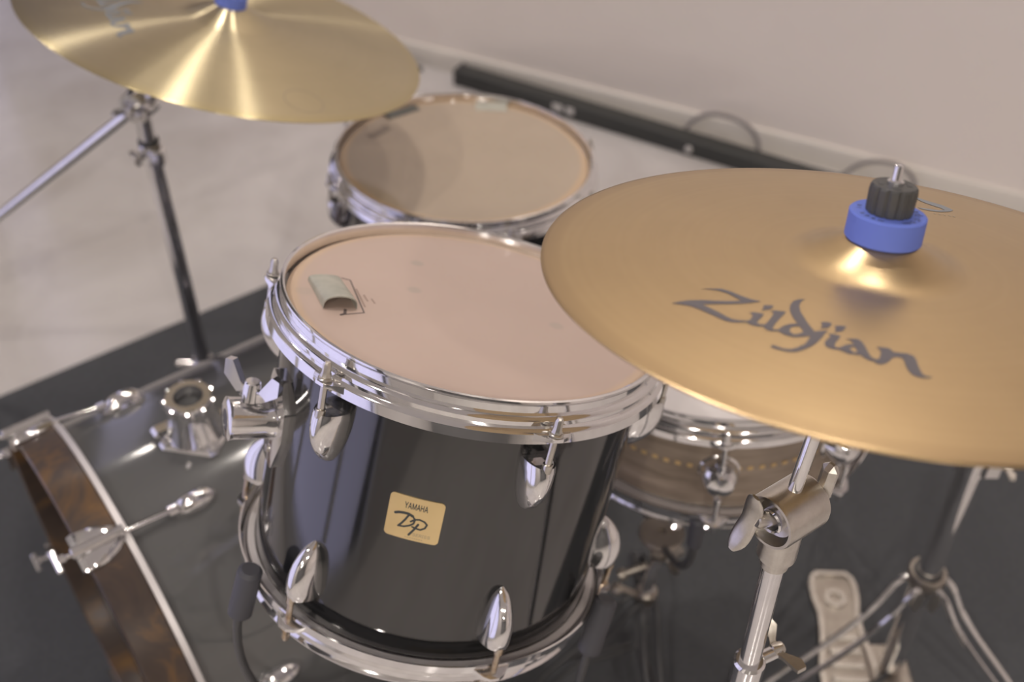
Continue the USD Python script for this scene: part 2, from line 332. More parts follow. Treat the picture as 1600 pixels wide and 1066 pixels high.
def bullet_lug(R, az, z_top, L=.050, w=.0134, d=.026, down=True):
    """boat-shaped lug with a soft middle ridge: flat open end at z_top, pointed end L away; R = shell radius"""
    rings = []; n = 24
    for s in np.linspace(0, 1, 14):
        k = 1 - s ** 5; kw = max(.12, k ** .5) * (1 - .42 * s ** 1.6); kd = max(.10, k ** .6) * (.80 + .26 * math.sin(PI * min(1, .12 + s * .9))) * (1 - .25 * s)
        t = np.linspace(0, PI, n); x = w * kw * np.cos(t); y = d * kd * np.sin(t) ** .86
        loop = [(a, b + R - .002, s * L * (-1 if down else 1)) for a, b in zip(x, y)]
        rings.append(loop)
    rings[0] = [(a * .96, R - .002 + (b - R + .002) * .97, c) for a, b, c in rings[0]]
    m = loft(rings)
    # recessed open end
    cut = loft([[(a * .72, R + .004 + (b - R + .002) * .70, c + q) for a, b, c in rings[0]] for q in (.004 * (1 if down else -1), -.0035 * (1 if down else -1))])
    try:
        A, B = [m3.Manifold(m3.Mesh(np.array(q.vertices, np.float32), np.array(q.faces, np.uint32))) for q in (m, cut)]
        r = (A - B).to_mesh(); m = trimesh.Trimesh(r.vert_properties[:, :3], r.tri_verts, process=False) if len(r.tri_verts) > 50 else m
    except Exception: pass
    return put(m, (0, 0, z_top), radial(az))
def shell_mesh(R, z0, z1, th=.006):
    return ring([(R, z0 + .002), (R, z1 - .002), (R - .002, z1), (R - th, z1), (R - th, z0), (R - .002, z0)], 160)
def head_mesh(R, zrim, rise=.0105):
    """film stretched over the bearing edge: flat field, sloping collar"""
    return solid([(0, zrim), (R * .95, zrim), (R * .965, zrim - .0006), (R * .985, zrim - .0035), (R - .0035, zrim - rise), (R - .0042, zrim - rise), (R * .96, zrim - .0016), (0, zrim - .0006)], 144)

# ------------------------------------------------------------------ rack tom (local z = its axis, origin at the centre of the top lip)
TC, TA = np.array([-.0301, .7264, .8768]), basis([.2171, .2697, 1]); TR, TD = .159, .2765
tom = thing('rack_tom', 'black lacquer rack tom with gold badge and chrome hoops, front centre', 'drum', TC, TA)
TS = .1535
part(tom, 'shell', shell_mesh(TS, -TD + .024, -.024), 'lacquer')
TL = [-10, -70, -130, -190, -250, -310]
part(tom, 'hoop', hoop_mesh(TR, TL), 'chrome', label='upper chrome flanged hoop')
part(tom, 'hoop', put(hoop_mesh(TR, TL, True), (0, 0, -TD)), 'chrome', label='lower chrome flanged hoop')
part(tom, 'drum_head', head_mesh(TR - .002, -.0085), 'tom_head', label='tan batter head with faint grey stick marks')
part(tom, 'drum_head', put(solid([(0, 0), (.150, 0), (.155, .009), (0, .0085)], 96), (0, 0, -TD + .0085)), 'white_head', label='underside resonant head')
part(tom, 'flesh_hoop', ring([(TS + .001, -.017), (TR + .0012, -.017), (TR + .0016, -.024), (TS + .001, -.024)], 144), 'flesh_hoop')
part(tom, 'flesh_hoop', ring([(TS + .001, -TD + .017), (TR + .0012, -TD + .017), (TR + .0016, -TD + .024), (TS + .001, -TD + .024)], 144), 'flesh_hoop')
for az in TL:
    part(tom, 'lug', bullet_lug(TS, az, -.050), 'chrome', 40)
    part(tom, 'lug', bullet_lug(TS, az, -TD + .050, down=False), 'chrome', 40)
    part(tom, 'tension_rod', key_rod(TR, az, -.0212, -.052), 'satin_chrome')
    part(tom, 'tension_rod', key_rod(TR, az, -TD + .0212, -TD + .052, -1), 'rust_rod', label='tarnished brownish rod')
# badge
def on_shell(mesh, az, R, h0):
    """flat mesh (x right, y up, z out) wrapped on the shell about azimuth az, height h0"""
    v = np.array(mesh.vertices); a = math.radians(az) + v[:, 0] / R; r = R + v[:, 2]
    m = mesh.copy(); m.vertices = np.stack([r * np.cos(a), r * np.sin(a), h0 + v[:, 1]], 1); return m
BAZ, BH = -100.6, -.1188
bw, bh = .0425, .0388
bp = sg.box(-bw / 2, -bh / 2, bw / 2, bh / 2).buffer(-.0035).buffer(.0035)
badge = part(tom, 'badge', on_shell(fine(plate(bp, .0007), .004), BAZ, TS, BH), 'gold_plate', False, label='rectangular gold badge')
def txt(s, h, cx, cy, wide=None, bold=False, depth=.0001):
    m = meshkit.text_mesh(s, h, depth, bold); b = m.bounds; k = 1 if wide is None else wide / (b[1][0] - b[0][0])
    v = np.array(m.vertices); v[:, 0] = (v[:, 0] - (b[0][0] + b[1][0]) / 2) * k + cx; v[:, 1] = v[:, 1] - (b[0][1] + b[1][1]) / 2 + cy; m.vertices = v; return m
def badge_uv(px, py):
    A = np.array([[690, -90], [175, 480]], float); s = np.linalg.solve(A, np.array([px - 370, py - 200], float)); return ((s[0] - .5) * bw, (.5 - s[1]) * bh)
def lift(mesh, z): m = mesh.copy(); m.apply_translation((0, 0, z)); return m
def ink(parent, mesh, material='print', name='lettering', label=None): part(parent, name, mesh, material, False, label)
nm = txt('YAMAHA', .0052, 0, 0, .0182, True); c = badge_uv(695, 385); nm.apply_translation((c[0], c[1], .0007))
strokes = [([(432, 440), (480, 436), (540, 443), (600, 458), (650, 487)], 15), ([(650, 487), (683, 530), (662, 575), (610, 595), (540, 603), (472, 592)], 10), ([(612, 462), (560, 520), (510, 565), (470, 592)], 11),
           ([(628, 548), (680, 528), (740, 532), (800, 560), (832, 598), (806, 636), (750, 650), (690, 632), (648, 610)], 10), ([(722, 588), (670, 645), (606, 702)], 12)]
dp = so.unary_union([sg.LineString([badge_uv(*q) for q in s]).buffer(w * bw / 690 * 1.25, cap_style=1) for s, w in strokes])
dpm = fine(plate(dp, .0001), .004); dpm.apply_translation((0, 0, .0007))
se = txt('SERIES', .0026, 0, 0, .0135); c = badge_uv(765, 728); se.apply_translation((c[0], c[1], .0007))
rowm = cat(*[put(box(.0012, .0005, .0001, .00002), (x, -.0172, .00075)) for x in np.arange(-.004, .0088, .0018)])
for q, mt in ((nm, 'badge_ink'), (dpm, 'badge_ink'), (se, 'ink_faint'), (rowm, 'ink_faint')): ink(badge, on_shell(fine(q, .004), BAZ, TS, BH), mt)
# mount bracket on the shell: shield plate, receiver tube, wing screw
bz, bhz = -160, -.106
brk = part(tom, 'mount_bracket', on_shell(fine(plate(sg.Polygon([(-.022, .014), (-.009, .034), (.009, .034), (.022, .014), (.022, -.010), (.010, -.040), (-.010, -.040), (-.022, -.010)]).buffer(.004), .0055), .01), bz, TS, bhz), 'chrome', 35, 'chrome shield-shaped mount plate')
ra = radial(bz); O_ = lambda x, y, z: np.array([x, y, z])
def rp(mesh, y, z, x=0): return put(put(mesh, (x, y, z)), (0, 0, 0), ra)
neck = put(ring([(.0085, 0), (.0185, 0), (.0185, .004), (.0168, .010), (.0176, .034), (.0182, .0375), (.0150, .039), (.0085, .039)], 48), (0, 0, 0), along((0, 1, 0)))
part(brk, 'receiver', rp(neck, TS + .004, bhz - .002), 'chrome', 35)
part(brk, 'receiver_plug', rp(put(cyl(.0086, .002), (0, 0, 0), along((0, 1, 0))), TS + .0405, bhz - .002), 'black')
wing = put(wing_nut(.0078, .018, .052, .028, .0062), (0, 0, 0), np.array([[.76, .63, 0], [-.63, .76, 0], [0, 0, 1.0]]))
part(brk, 'wing_screw', rp(wing, TS + .024, bhz + .0148), 'chrome', 35)
for zz in (.026, -.032): part(brk, 'screw', rp(put(cyl(.0035, .003, 16), (0, 0, 0), along((0, 1, 0))), TS + .0045, bhz + zz), 'satin_chrome')

# ------------------------------------------------------------------ floor tom
FC, FA = np.array([-.0671, 1.3890, .5982]), basis([.0560, .0552, 1]); FR, FD, FS = .184, .36, .1785
ft = thing('floor_tom', 'black floor tom with taped tan head, under the brighter cymbal', 'drum', FC, FA)
FL = [-25, -70, -115, -160, -205, -250, -295, -340]
part(ft, 'shell', shell_mesh(FS, -FD + .024, -.024), 'lacquer')
part(ft, 'hoop', hoop_mesh(FR, FL), 'chrome', label='upper chrome flanged hoop')
part(ft, 'hoop', put(hoop_mesh(FR, FL, True), (0, 0, -FD)), 'chrome', label='lower chrome flanged hoop')
part(ft, 'drum_head', head_mesh(FR - .002, -.0085), 'floor_head', label='tan glossy batter head')
part(ft, 'drum_head', put(solid([(0, 0), (.174, 0), (.180, .009), (0, .0085)], 96), (0, 0, -FD + .0085)), 'white_head')
part(ft, 'flesh_hoop', ring([(FS + .001, -.017), (FR + .0012, -.017), (FR + .0016, -.024), (FS + .001, -.024)], 144), 'flesh_hoop')
for az in FL:
    part(ft, 'lug', bullet_lug(FS, az, -.050), 'chrome', 40); part(ft, 'lug', bullet_lug(FS, az, -FD + .050, down=False), 'chrome', 40)
    part(ft, 'tension_rod', key_rod(FR, az, -.0212, -.052), 'satin_chrome'); part(ft, 'tension_rod', key_rod(FR, az, -FD + .0212, -FD + .052, -1), 'satin_chrome')
for az in (-137, -20, 100):
    o = polar(az, FS + .020, 0); d = np.array([0, 0, -1.0]); 
    part(ft, 'leg_bracket', put(box(.034, .026, .052, .006), polar(az, FS + .012, -.17), radial(az)), 'chrome')
    top = o + [0, 0, -.11]
    # down to the carpet in world terms: z_local such that world z = carpet
    low = o + [0, 0, -FD]; w = FC + low @ FA; dz = (w[2] - mat_z - .005) / FA[2][2]; low = low + [0, 0, -dz]
    lg = part(ft, 'leg', rod(top, low, .0052, 16), 'chrome')
    part(lg, 'rubber_foot', rod(low + [0, 0, .028], low - [0, 0, .004], .011, 20), 'rubber')
def strip(R, x0, y0, x1, y1, w, lift_=.004):
    """a folded strip of tape, bulging slightly"""
    d = np.array([x1 - x0, y1 - y0]); L = np.linalg.norm(d); d = d / L; q = np.array([-d[1], d[0]]); rings = []
    for s in np.linspace(0, L, 8):
        t = np.linspace(0, PI, 10); up = [(np.array([x0, y0]) + d * s + q * (w / 2) * math.cos(a), max(.0004, lift_ * math.sin(a))) for a in t]; dn = [(u, max(0, z - .0009)) for u, z in up[::-1]]
        rings.append([(*u, z) for u, z in up + dn])
    return loft(rings)
hz = -.0085
def on_drum(C, A, name, mesh, material, label, category):
    m = put(put(mesh, (0, 0, hz)), C, A); return solo(name, m, material, label, category)
on_drum(FC, FA, 'tape_tab', strip(FR, .012, .158, .060, .158, .028, .003), 'tape', 'grey-green folded tape tab at the far edge of the floor tom head', 'tape')
on_drum(FC, FA, 'tape_tab', strip(FR, -.122, .108, -.078, .143, .020, .003), 'tape_dark', 'dark tape strip on the floor tom head, partly behind the bright cymbal', 'tape')
q = cat(*[put(box(.0032, .012, .0001, .00002), (x, 0, 0)) for x in (-.018, -.011, -.003, .004, .012, .019)], put(box(.044, .0022, .0001, .00002), (0, -.008, 0)))
ca, sa = math.cos(.95), math.sin(.95)
part(ft, 'head_print', put(q, (-.130, .062, hz + .0001), np.array([[ca, sa, 0], [-sa, ca, 0], [0, 0, 1.0]])), 'print', False, 'small dark print on the head')

# ------------------------------------------------------------------ damper and print on the rack tom head
def arch(p0, p1, p2, hgt, th=.0011):
    """half tube of folded tape: p0-p1 one long edge direction, p1-p2 the open end; in the head's plane"""
    p0, p1, p2 = map(np.array, (p0, p1, p2)); L = p1 - p0; W = p2 - p1; rings = []
    for s in np.linspace(0, 1, 10):
        t = np.linspace(0, PI, 16); base = p0 + L * s
        prof = [(base + W * (.5 - .5 * math.cos(a)), (.45 + .55 * s) * hgt * max(0, math.sin(a)) ** .55) for a in t]
        rings.append([(*u, z + th) for u, z in prof] + [(*u, max(0, z)) for u, z in prof[::-1]])
    R = np.array(rings); k, n = R.shape[:2]; m = n // 2; idx = np.arange(k * n).reshape(k, n); f = []
    for a in range(k - 1):
        for i in range(n):
            j = (i + 1) % n; f += [(idx[a, i], idx[a, j], idx[a + 1, j]), (idx[a, i], idx[a + 1, j], idx[a + 1, i])]
    for a, flip in ((0, 1), (k - 1, 0)):                      # the thin open ends, so that the tunnel stays open
        for i in range(m - 1):
            q = [idx[a, i], idx[a, i + 1], idx[a, n - 2 - i], idx[a, n - 1 - i]]; q = q[::-1] if flip else q; f += [(q[0], q[1], q[2]), (q[0], q[2], q[3])]
    t = trimesh.Trimesh(R.reshape(-1, 3), f, process=False); t.fix_normals(); return t
dm = arch((-.1385, .0035), (-.1215, -.0440), (-.0955, -.0365), .0105)
on_drum(TC, TA, 'drum_damper', dm, 'tape', 'grey folded tape damper, open at one end, on the rack tom head', 'tape damper')
fr_ = [(-.112, .018), (-.1045, .016), (-.0895, -.0400), (-.1075, -.0500)]
pr = sg.LineString(fr_).buffer(.0006, cap_style=2, join_style=2)
part(tom, 'head_print', put(fine(plate(pr, .0001), .01), (0, 0, hz + .0001)), 'print', False, 'thin printed frame beside the damper')
g = sg.LineString([(-.1045, -.0400), (-.1042, -.0470), (-.1070, -.0500)]).buffer(.0012)
part(tom, 'head_print', put(plate(g, .0001), (0, 0, hz + .0001)), 'print', False, 'printed mark under the damper')
ln = sg.MultiLineString([[(-.0985, .001), (-.0895, -.0290)], [(-.0915, -.008), (-.0880, -.0180)], [(-.0850, -.013), (-.0820, -.020)]]).buffer(.0007)
part(tom, 'head_print', put(plate(ln, .0001), (0, 0, hz + .0001)), 'print_faint', False, 'faint small print')

# ------------------------------------------------------------------ bass drum (local x = its axis from the front hoop backwards, z up)
BA = math.radians(36.93); BAX = np.array([[math.cos(BA), math.sin(BA), 0], [-math.sin(BA), math.cos(BA), 0], [0, 0, 1.0]])
BC, BR, BS, HW, BL = np.array([-.5024, .8050, .2795]), .270, .2535, .043, .475
bd = thing('bass_drum', 'large black bass drum lying on the carpet with stained wooden hoops', 'drum', BC, BAX)
TOX = np.array([[0, 0, 1.0], [0, 1, 0], [-1, 0, 0]])               # lathe axis z -> x   (r,0,z) -> z along x
def axial(mesh, s=0): 
    v = np.array(mesh.vertices); m = mesh.copy(); m.vertices = np.stack([v[:, 2] + s, v[:, 1], -v[:, 0]], 1); return m
def around(th, s, r): """axes on the drum: x along the axis, y tangential, z outward; and the point"""; a = math.radians(th); o = np.array([0, math.cos(a), math.sin(a)]); x = np.array([1.0, 0, 0]); return np.array([s, r * o[1], r * o[2]]), np.array([x, np.cross(o, x), o])
part(bd, 'shell', axial(ring([(BS, .050), (BS, BL - .050), (BS - .007, BL - .048), (BS - .007, .048)], 200)), 'lacquer_bass')
hp = [(BR - .0015, 0), (BR, .0018), (BR, HW - .0018), (BR - .0015, HW), (BR - .0085, HW), (BR - .010, HW - .0018), (BR - .010, .0018), (BR - .0085, 0)]
part(bd, 'wooden_hoop', axial(ring(hp, 200)), 'wood_hoop', label='reddish brown mottled front hoop')
part(bd, 'wooden_hoop', axial(ring([(r, BL - z) for r, z in hp], 200)), 'wood_hoop', label='rear hoop')
fh = [(BS + .0005, HW - .004), (BR - .0105, HW - .004), (BR - .0105, HW), (BR - .001, HW + .0008), (BR - .0008, HW + .0075), (BR - .003, HW + .0085), (BS + .0005, HW + .0085)]
part(bd, 'metal_rim', axial(ring(fh, 200)), 'flesh_hoop', label='pale metal rim between hoop and shell')
part(bd, 'metal_rim', axial(ring([(r, BL - z) for r, z in fh], 200)), 'flesh_hoop')
part(bd, 'drum_head', axial(solid([(0, .030), (BS - .012, .030), (BS, .042), (BR - .0105, .043), (BR - .0105, .045), (0, .034)], 120)), 'dark_head', label='black front head')
part(bd, 'drum_head', axial(solid([(0, BL - .030), (BS - .012, BL - .030), (BS, BL - .042), (BR - .0105, BL - .043), (BR - .0105, BL - .045), (0, BL - .034)], 120)), 'white_head', label='rear head')
def bass_lug(th, s, sg_=1):
    p, A = around(th, s, BS - .001); r = []
    for k in np.linspace(0, 1, 14):
        x = (k - .5) * .052; w = .0125 * max(.12, (1 - abs(2 * k - 1) ** 3.0)) ** .6; h = .019 * max(.12, 1 - abs(2 * k - 1.05) ** 2.6) ** .6; t = np.linspace(0, PI, 18)
        r.append([(x, w * math.cos(a), h * math.sin(a) ** .8) for a in t])
    m = cat(loft(r), put(ring([(.0035, -.004), (.0066, -.004), (.0066, .006), (.0035, .006)], 20), (-.026, 0, .0095), along((1, 0, 0))))
    m.vertices = np.array(m.vertices) * [sg_, sg_, 1]
    return put(m, p, A)
def bass_claw(th, s, sg_=1):
    p, A = around(th, s, BR)
    top = hull([(-.004, y, z) for y in (-.0225, .0225) for z in (.0005, .0045)] + [(.004, y, .0080) for y in (-.018, .018)] + [(.020, y, z) for y, z in ((-.0225, .0005), (.0225, .0005), (-.0200, .0052), (.0200, .0052), (-.013, .0085), (.013, .0085))] + [(.034, y, z) for y, z in ((-.016, .0005), (.016, .0005), (-.013, .0052), (.013, .0052), (-.008, .0078), (.008, .0078))] + [(.046, y, .0005) for y in (-.006, .006)] + [(.043, y, .005) for y in (-.006, .006)])
    lip = hull([(-.007, y, z) for y in (-.0215, .0215) for z in (-.007, .004)] + [(-.001, y, z) for y in (-.0215, .0215) for z in (-.007, .006)])
    barrel = rod((-.010, 0, .0098), (.046, 0, .0098), .0060, 20, .001)
    m = cat(top, lip, barrel); m.vertices = np.array(m.vertices) * [sg_, sg_, 1]
    return put(m, p, A)
def bass_rod(th, s0, s1, bar=True):
    p, A = around(th, 0, BR); q = [rod((s0, 0, .0098), (s1, 0, -.0070), .0028, 14)]
    q.append(cyl(.0050, .008, 16)); q[-1] = put(q[-1], (s0 - .0005 if s0 < .2 else s0 - .0075, 0, .0098), along((1, 0, 0)))
    if bar: q.append(put(rod((0, -.014, 0), (0, .014, 0), .0036, 14, .0018), (s0 - .002 if s0 < .2 else s0 + .002, 0, .0098)))
    return put(cat(*q), p, A)
for k in range(8):
    th = (64, 110.5, 160, 206, 250, 292, 336, 20)[k]
    for s in (1, -1):
        part(bd, 'lug', bass_lug(th, .126 if s == 1 else BL - .126, s), 'chrome', 40)
        part(bd, 'claw', bass_claw(th, 0 if s == 1 else BL, s), 'chrome', 35)
        part(bd, 'tension_rod', bass_rod(th, -.024 if s == 1 else BL + .024, .104 if s == 1 else BL - .104), 'chrome')
# empty tom-holder base on top of the shell
p, A = around(91.5, .171, BS - .0015)
hold = part(bd, 'tom_holder_base', put(hull([(x * k, y * k, z) for x, y in ((-.044, -.005), (-.044, .005), (-.005, -.046), (.005, -.046), (.044, -.006), (.044, .006), (-.005, .046), (.005, .046)) for k, z in ((1, -.003), (1, .003), (.93, .0065))]), p, A), 'chrome', 30, 'chrome mounting plate for a tom holder')
cone = ring([(.0155, .006), (.0345, .006), (.0330, .010), (.0298, .022), (.0262, .040), (.0268, .044), (.0268, .056), (.0250, .060), (.0165, .060), (.0155, .057)], 64)
part(hold, 'receiver_cone', put(cone, p, A), 'chrome', 30)
part(hold, 'dark_bore', put(cyl(.0154, .034, 32), p + A[2] * .012, A), 'black')
for k in range(9):
    a = 2 * PI * k / 9; part(hold, 'ring_knuckle', put(put(solid([(0, -.006), (.0036, -.005), (.0042, 0), (.0036, .005), (0, .006)], 16), (.0265 * math.cos(a), .0265 * math.sin(a), .053)), p, A), 'chrome')
for x, y in ((-.037, 0), (0, -.039), (.038, 0), (0, .039)): part(hold, 'screw', put(put(solid([(0, .0085), (.0035, .008), (.0052, .0055), (.0052, .004), (0, .004)], 18), (x, y, 0)), p, A), 'chrome')
cl = cat(put(box(.024, .020, .016, .004), (-.034, .012, .012)), rod((-.046, .012, .012), (-.022, .012, .012), .0066, 18, .002))
part(hold, 'clamp_block', put(cl, p, A), 'chrome')

# ------------------------------------------------------------------ snare drum
SC, SA = np.array([.234, .973, .497]), basis([-.015, .021, 1]); SR, SD, SS = .186, .166, .1775
SC = SC + SA[2] * SD
sn = thing('snare_drum', 'wooden snare drum with a dotted inlay band and white head, half under the right cymbal', 'drum', SC, SA)
NL = [-95 + 45 * k for k in range(8)]
part(sn, 'shell', shell_mesh(SS, -SD + .024, -.024), 'snare_wood')
for k in range(88):
    part(sn, 'inlay_block', put(box(.0060, .0014, .0050, .0003), polar(360 / 88 * k + 1.5, SS + .0002, -.080), radial(360 / 88 * k + 1.5)), 'inlay', False)
part(sn, 'hoop', hoop_mesh(SR, NL), 'chrome', label='upper chrome flanged hoop'); part(sn, 'hoop', put(hoop_mesh(SR, NL, True), (0, 0, -SD)), 'chrome', label='lower chrome flanged hoop')
part(sn, 'drum_head', head_mesh(SR - .002, -.0085), 'white_head', label='white coated batter head')
part(sn, 'drum_head', put(solid([(0, 0), (.174, 0), (.180, .009), (0, .0085)], 96), (0, 0, -SD + .0085)), 'white_head')
part(sn, 'flesh_hoop', ring([(SS + .001, -.017), (SR + .0012, -.017), (SR + .0016, -.024), (SS + .001, -.024)], 144), 'flesh_hoop')
part(sn, 'flesh_hoop', ring([(SS + .001, -SD + .017), (SR + .0012, -SD + .017), (SR + .0016, -SD + .024), (SS + .001, -SD + .024)], 144), 'flesh_hoop')
for az in NL:
    dome_ = put(solid([(0, .030), (.006, .0295), (.0135, .026), (.0180, .018), (.0195, .008), (.0200, .002), (.022, 0), (.022, -.003), (0, -.003)], 36), (0, 0, 0), along((0, 1, 0)))
    lug = cat(dome_, rod((0, .0105, -.026), (0, .0105, .026), .0062, 18, .001))
    part(sn, 'lug', put(put(lug, (0, SS, -.082)), (0, 0, 0), radial(az)), 'chrome', 35, None)
    part(sn, 'tension_rod', key_rod(SR - .0006, az, -.0212, -.058), 'chrome'); part(sn, 'tension_rod', key_rod(SR - .0006, az, -SD + .0212, -SD + .058, -1), 'chrome')
sr_ = radial(-30)
st = part(sn, 'strainer', put(put(cat(box(.036, .014, .075, .004), put(box(.024, .022, .030, .005), (0, .010, .012)), rod((0, .016, -.03), (0, .016, .05), .0055, 16, .002), put(cyl(.010, .012, 24, .002), (0, .016, .045))), (0, SS + .007, -.075)), (0, 0, 0), sr_), 'chrome', label='chrome snare throw-off')
part(st, 'lever', put(put(box(.010, .008, .07, .003), (.014, SS + .030, -.055)), (0, 0, 0), sr_), 'chrome')

# ------------------------------------------------------------------ cymbals
def zprof(r, R, bow, bell, rb):
    r = np.asarray(r, float); return bow * (1 - (r / R) ** 2) + np.where(r < rb, bell * .5 * (1 + np.cos(PI * np.minimum(r / rb, 1))), 0)
def cymbal_mesh(R, bow, bell, rb, th=.0011, hole=.006):
    r = np.r_[np.linspace(hole, rb * 1.1, 26), np.linspace(rb * 1.1, R, 46)[1:]]; z = zprof(r, R, bow, bell, rb)
    return ring([*zip(r, z), (R, -th * .9), *zip(r[::-1] - .0002, z[::-1] - th)], 220)
LOGO = {"Z":[[-1071,-438],[-1019,-434],[-964,-438],[-923,-470],[-877,-520],[-838,-555],[-788,-582],[-827,-594],[-875,-605],[-939,-610],[-1012,-608],[-1066,-609],[-1096,-609],[-1063,-647],[-1026,-694],[-990,-745],[-960,-773],[-926,-782],[-896,-785],[-900,-799],[-934,-802],[-973,-799],[-1006,-785],[-1044,-744],[-1081,-702],[-1119,-659],[-1159,-624],[-1210,-602],[-1249,-590],[-1211,-575],[-1164,-563],[-1095,-562],[-1024,-572],[-961,-578],[-887,-576],[-908,-540],[-945,-490],[-986,-458],[-1021,-444]],"i":[[-871,-702],[-847,-697],[-822,-705],[-799,-716],[-809,-738],[-830,-770],[-849,-796],[-850,-814],[-836,-821],[-817,-823],[-830,-842],[-854,-842],[-878,-831],[-897,-813],[-906,-796],[-896,-785],[-877,-770],[-860,-738],[-862,-716]],"i_dot":[[-783,-625],[-756,-624],[-730,-628],[-741,-651],[-760,-668],[-780,-674],[-804,-681],[-789,-656]],"l":[[-759,-683],[-727,-680],[-680,-692],[-700,-724],[-733,-770],[-766,-823],[-784,-857],[-783,-870],[-753,-873],[-761,-890],[-797,-887],[-817,-876],[-827,-853],[-828,-836],[-817,-825],[-796,-796],[-769,-752],[-750,-716],[-750,-695]],"d":[[-548,-555],[-584,-554],[-617,-577],[-643,-621],[-657,-668],[-660,-714],[-657,-768],[-649,-813],[-685,-815],[-719,-831],[-747,-857],[-760,-876],[-756,-900],[-735,-925],[-709,-941],[-679,-945],[-680,-942],[-652,-940],[-624,-935],[-599,-928],[-579,-901],[-583,-888],[-589,-847],[-597,-802],[-602,-746],[-606,-689],[-599,-631],[-579,-585],[-559,-561]],"j":[[-571,-885],[-511,-877],[-535,-908],[-564,-953],[-598,-996],[-633,-1031],[-676,-1060],[-711,-1077],[-729,-1081],[-710,-1080],[-752,-1080],[-791,-1064],[-823,-1045],[-830,-1031],[-820,-1017],[-804,-1025],[-775,-1049],[-738,-1056],[-701,-1040],[-668,-1010],[-692,-1033],[-665,-1016],[-639,-980],[-611,-928],[-590,-897]],"j_dot":[[-526,-795],[-497,-792],[-474,-803],[-486,-830],[-507,-852],[-546,-858],[-530,-832]],"i_dot2":[[-467,-830],[-436,-826],[-409,-832],[-425,-864],[-446,-883],[-485,-893],[-470,-866]],"i2":[[-521,-908],[-494,-909],[-461,-925],[-479,-958],[-504,-993],[-515,-1019],[-513,-1036],[-492,-1035],[-501,-1058],[-507,-1056],[-535,-1051],[-557,-1033],[-563,-1004],[-550,-978],[-521,-943],[-512,-925]],"a":[[-444,-955],[-409,-951],[-382,-954],[-369,-979],[-365,-1021],[-365,-1071],[-363,-1111],[-351,-1131],[-329,-1134],[-354,-1156],[-381,-1144],[-398,-1125],[-409,-1101],[-431,-1098],[-465,-1092],[-486,-1072],[-505,-1056],[-495,-1035],[-466,-1013],[-437,-1003],[-420,-1007],[-417,-981],[-426,-965]],"n":[[-311,-1022],[-279,-1023],[-250,-1031],[-239,-1064],[-211,-1068],[-176,-1072],[-151,-1090],[-146,-1126],[-154,-1170],[-157,-1209],[-156,-1248],[-144,-1263],[-113,-1271],[-135,-1278],[-167,-1280],[-194,-1269],[-210,-1251],[-216,-1213],[-215,-1174],[-209,-1134],[-215,-1111],[-242,-1108],[-262,-1118],[-284,-1147],[-308,-1168],[-333,-1177],[-354,-1173],[-355,-1155],[-334,-1136],[-318,-1109],[-302,-1067],[-301,-1043]],"S":[[641,1288],[678,1295],[714,1237],[754,1190],[799,1147],[827,1084],[833,1043],[795,1000],[722,967],[658,966],[602,989],[588,1020],[654,1014],[717,1001],[770,1027],[759,1066],[719,1109],[681,1170],[658,1239]],"hole_d":[[-706,-882],[-688,-848],[-659,-839],[-637,-847],[-646,-852],[-637,-876],[-647,-902],[-674,-915],[-693,-918],[-698,-911]],"hole_a":[[-448,-1042],[-429,-1026],[-417,-1032],[-417,-1065],[-426,-1080],[-441,-1070]]}
def logo_mesh(keys, R, prof, scale=1.0, turn=0.0, off=.00012):
    ps = []
    for k in keys:
        p = sg.Polygon(np.array(LOGO[k]) / 1e4).buffer(0)
        if 'hole_' + k in LOGO: p = p.difference(sg.Polygon(np.array(LOGO['hole_' + k]) / 1e4))
        ps.append(p)
    u = so.unary_union(ps).buffer(.00025).buffer(-.00025); m = fine(plate(u, .00008), .004); v = np.array(m.vertices); c, s = math.cos(turn) * scale, math.sin(turn) * scale
    x, y = v[:, 0] * c - v[:, 1] * s, v[:, 0] * s + v[:, 1] * c; m.vertices = np.stack([x, y, v[:, 2] + zprof(np.hypot(x, y), *prof) + off], 1); return m
WORD = ['Z', 'i', 'i_dot', 'l', 'd', 'j', 'j_dot', 'i_dot2', 'i2', 'a', 'n']
RC, RA = np.array([.20585, .50645, 1.0762]), basis([.06624, .24749, .96662]); P1 = (.19, .013, .018, .052)
c1 = thing('crash_cymbal', 'satin bronze cymbal with large dark lettering, nearest on the right', 'cymbal', RC, RA)
part(c1, 'disc', cymbal_mesh(*P1), 'brass', True)
part(c1, 'lettering', logo_mesh(WORD, .19, P1), 'ink', False, 'dark brand lettering')
part(c1, 'emblem', logo_mesh(['S'], .19, P1), 'ink_blue', False, 'faint bluish emblem beyond the bell')
dots = cat(*[put(box(.0012, .0018, .0001, .00002), (x, y, zprof(math.hypot(x, y), *P1) + .0002)) for x, y in ((.066, .091), (.069, .0905), (.072, .0900), (.0752, .0895), (.078, .0888))])
part(c1, 'small_print', dots, 'ink_faint', False)
LC, LA = np.array([-.365, 1.3505, .8076]), basis([.28566, .13983, .94807]); P2 = (.254, .017, .019, .062)
c2 = thing('ride_cymbal', 'bright bronze cymbal with streaky reflections, top left above the floor tom', 'cymbal', LC, LA)
part(c2, 'disc', cymbal_mesh(*P2), 'brass_bright', True)
part(c2, 'lettering', logo_mesh(WORD, .254, P2, 1.33, math.radians(-30)), 'ink_blue', False, 'dark brand lettering')
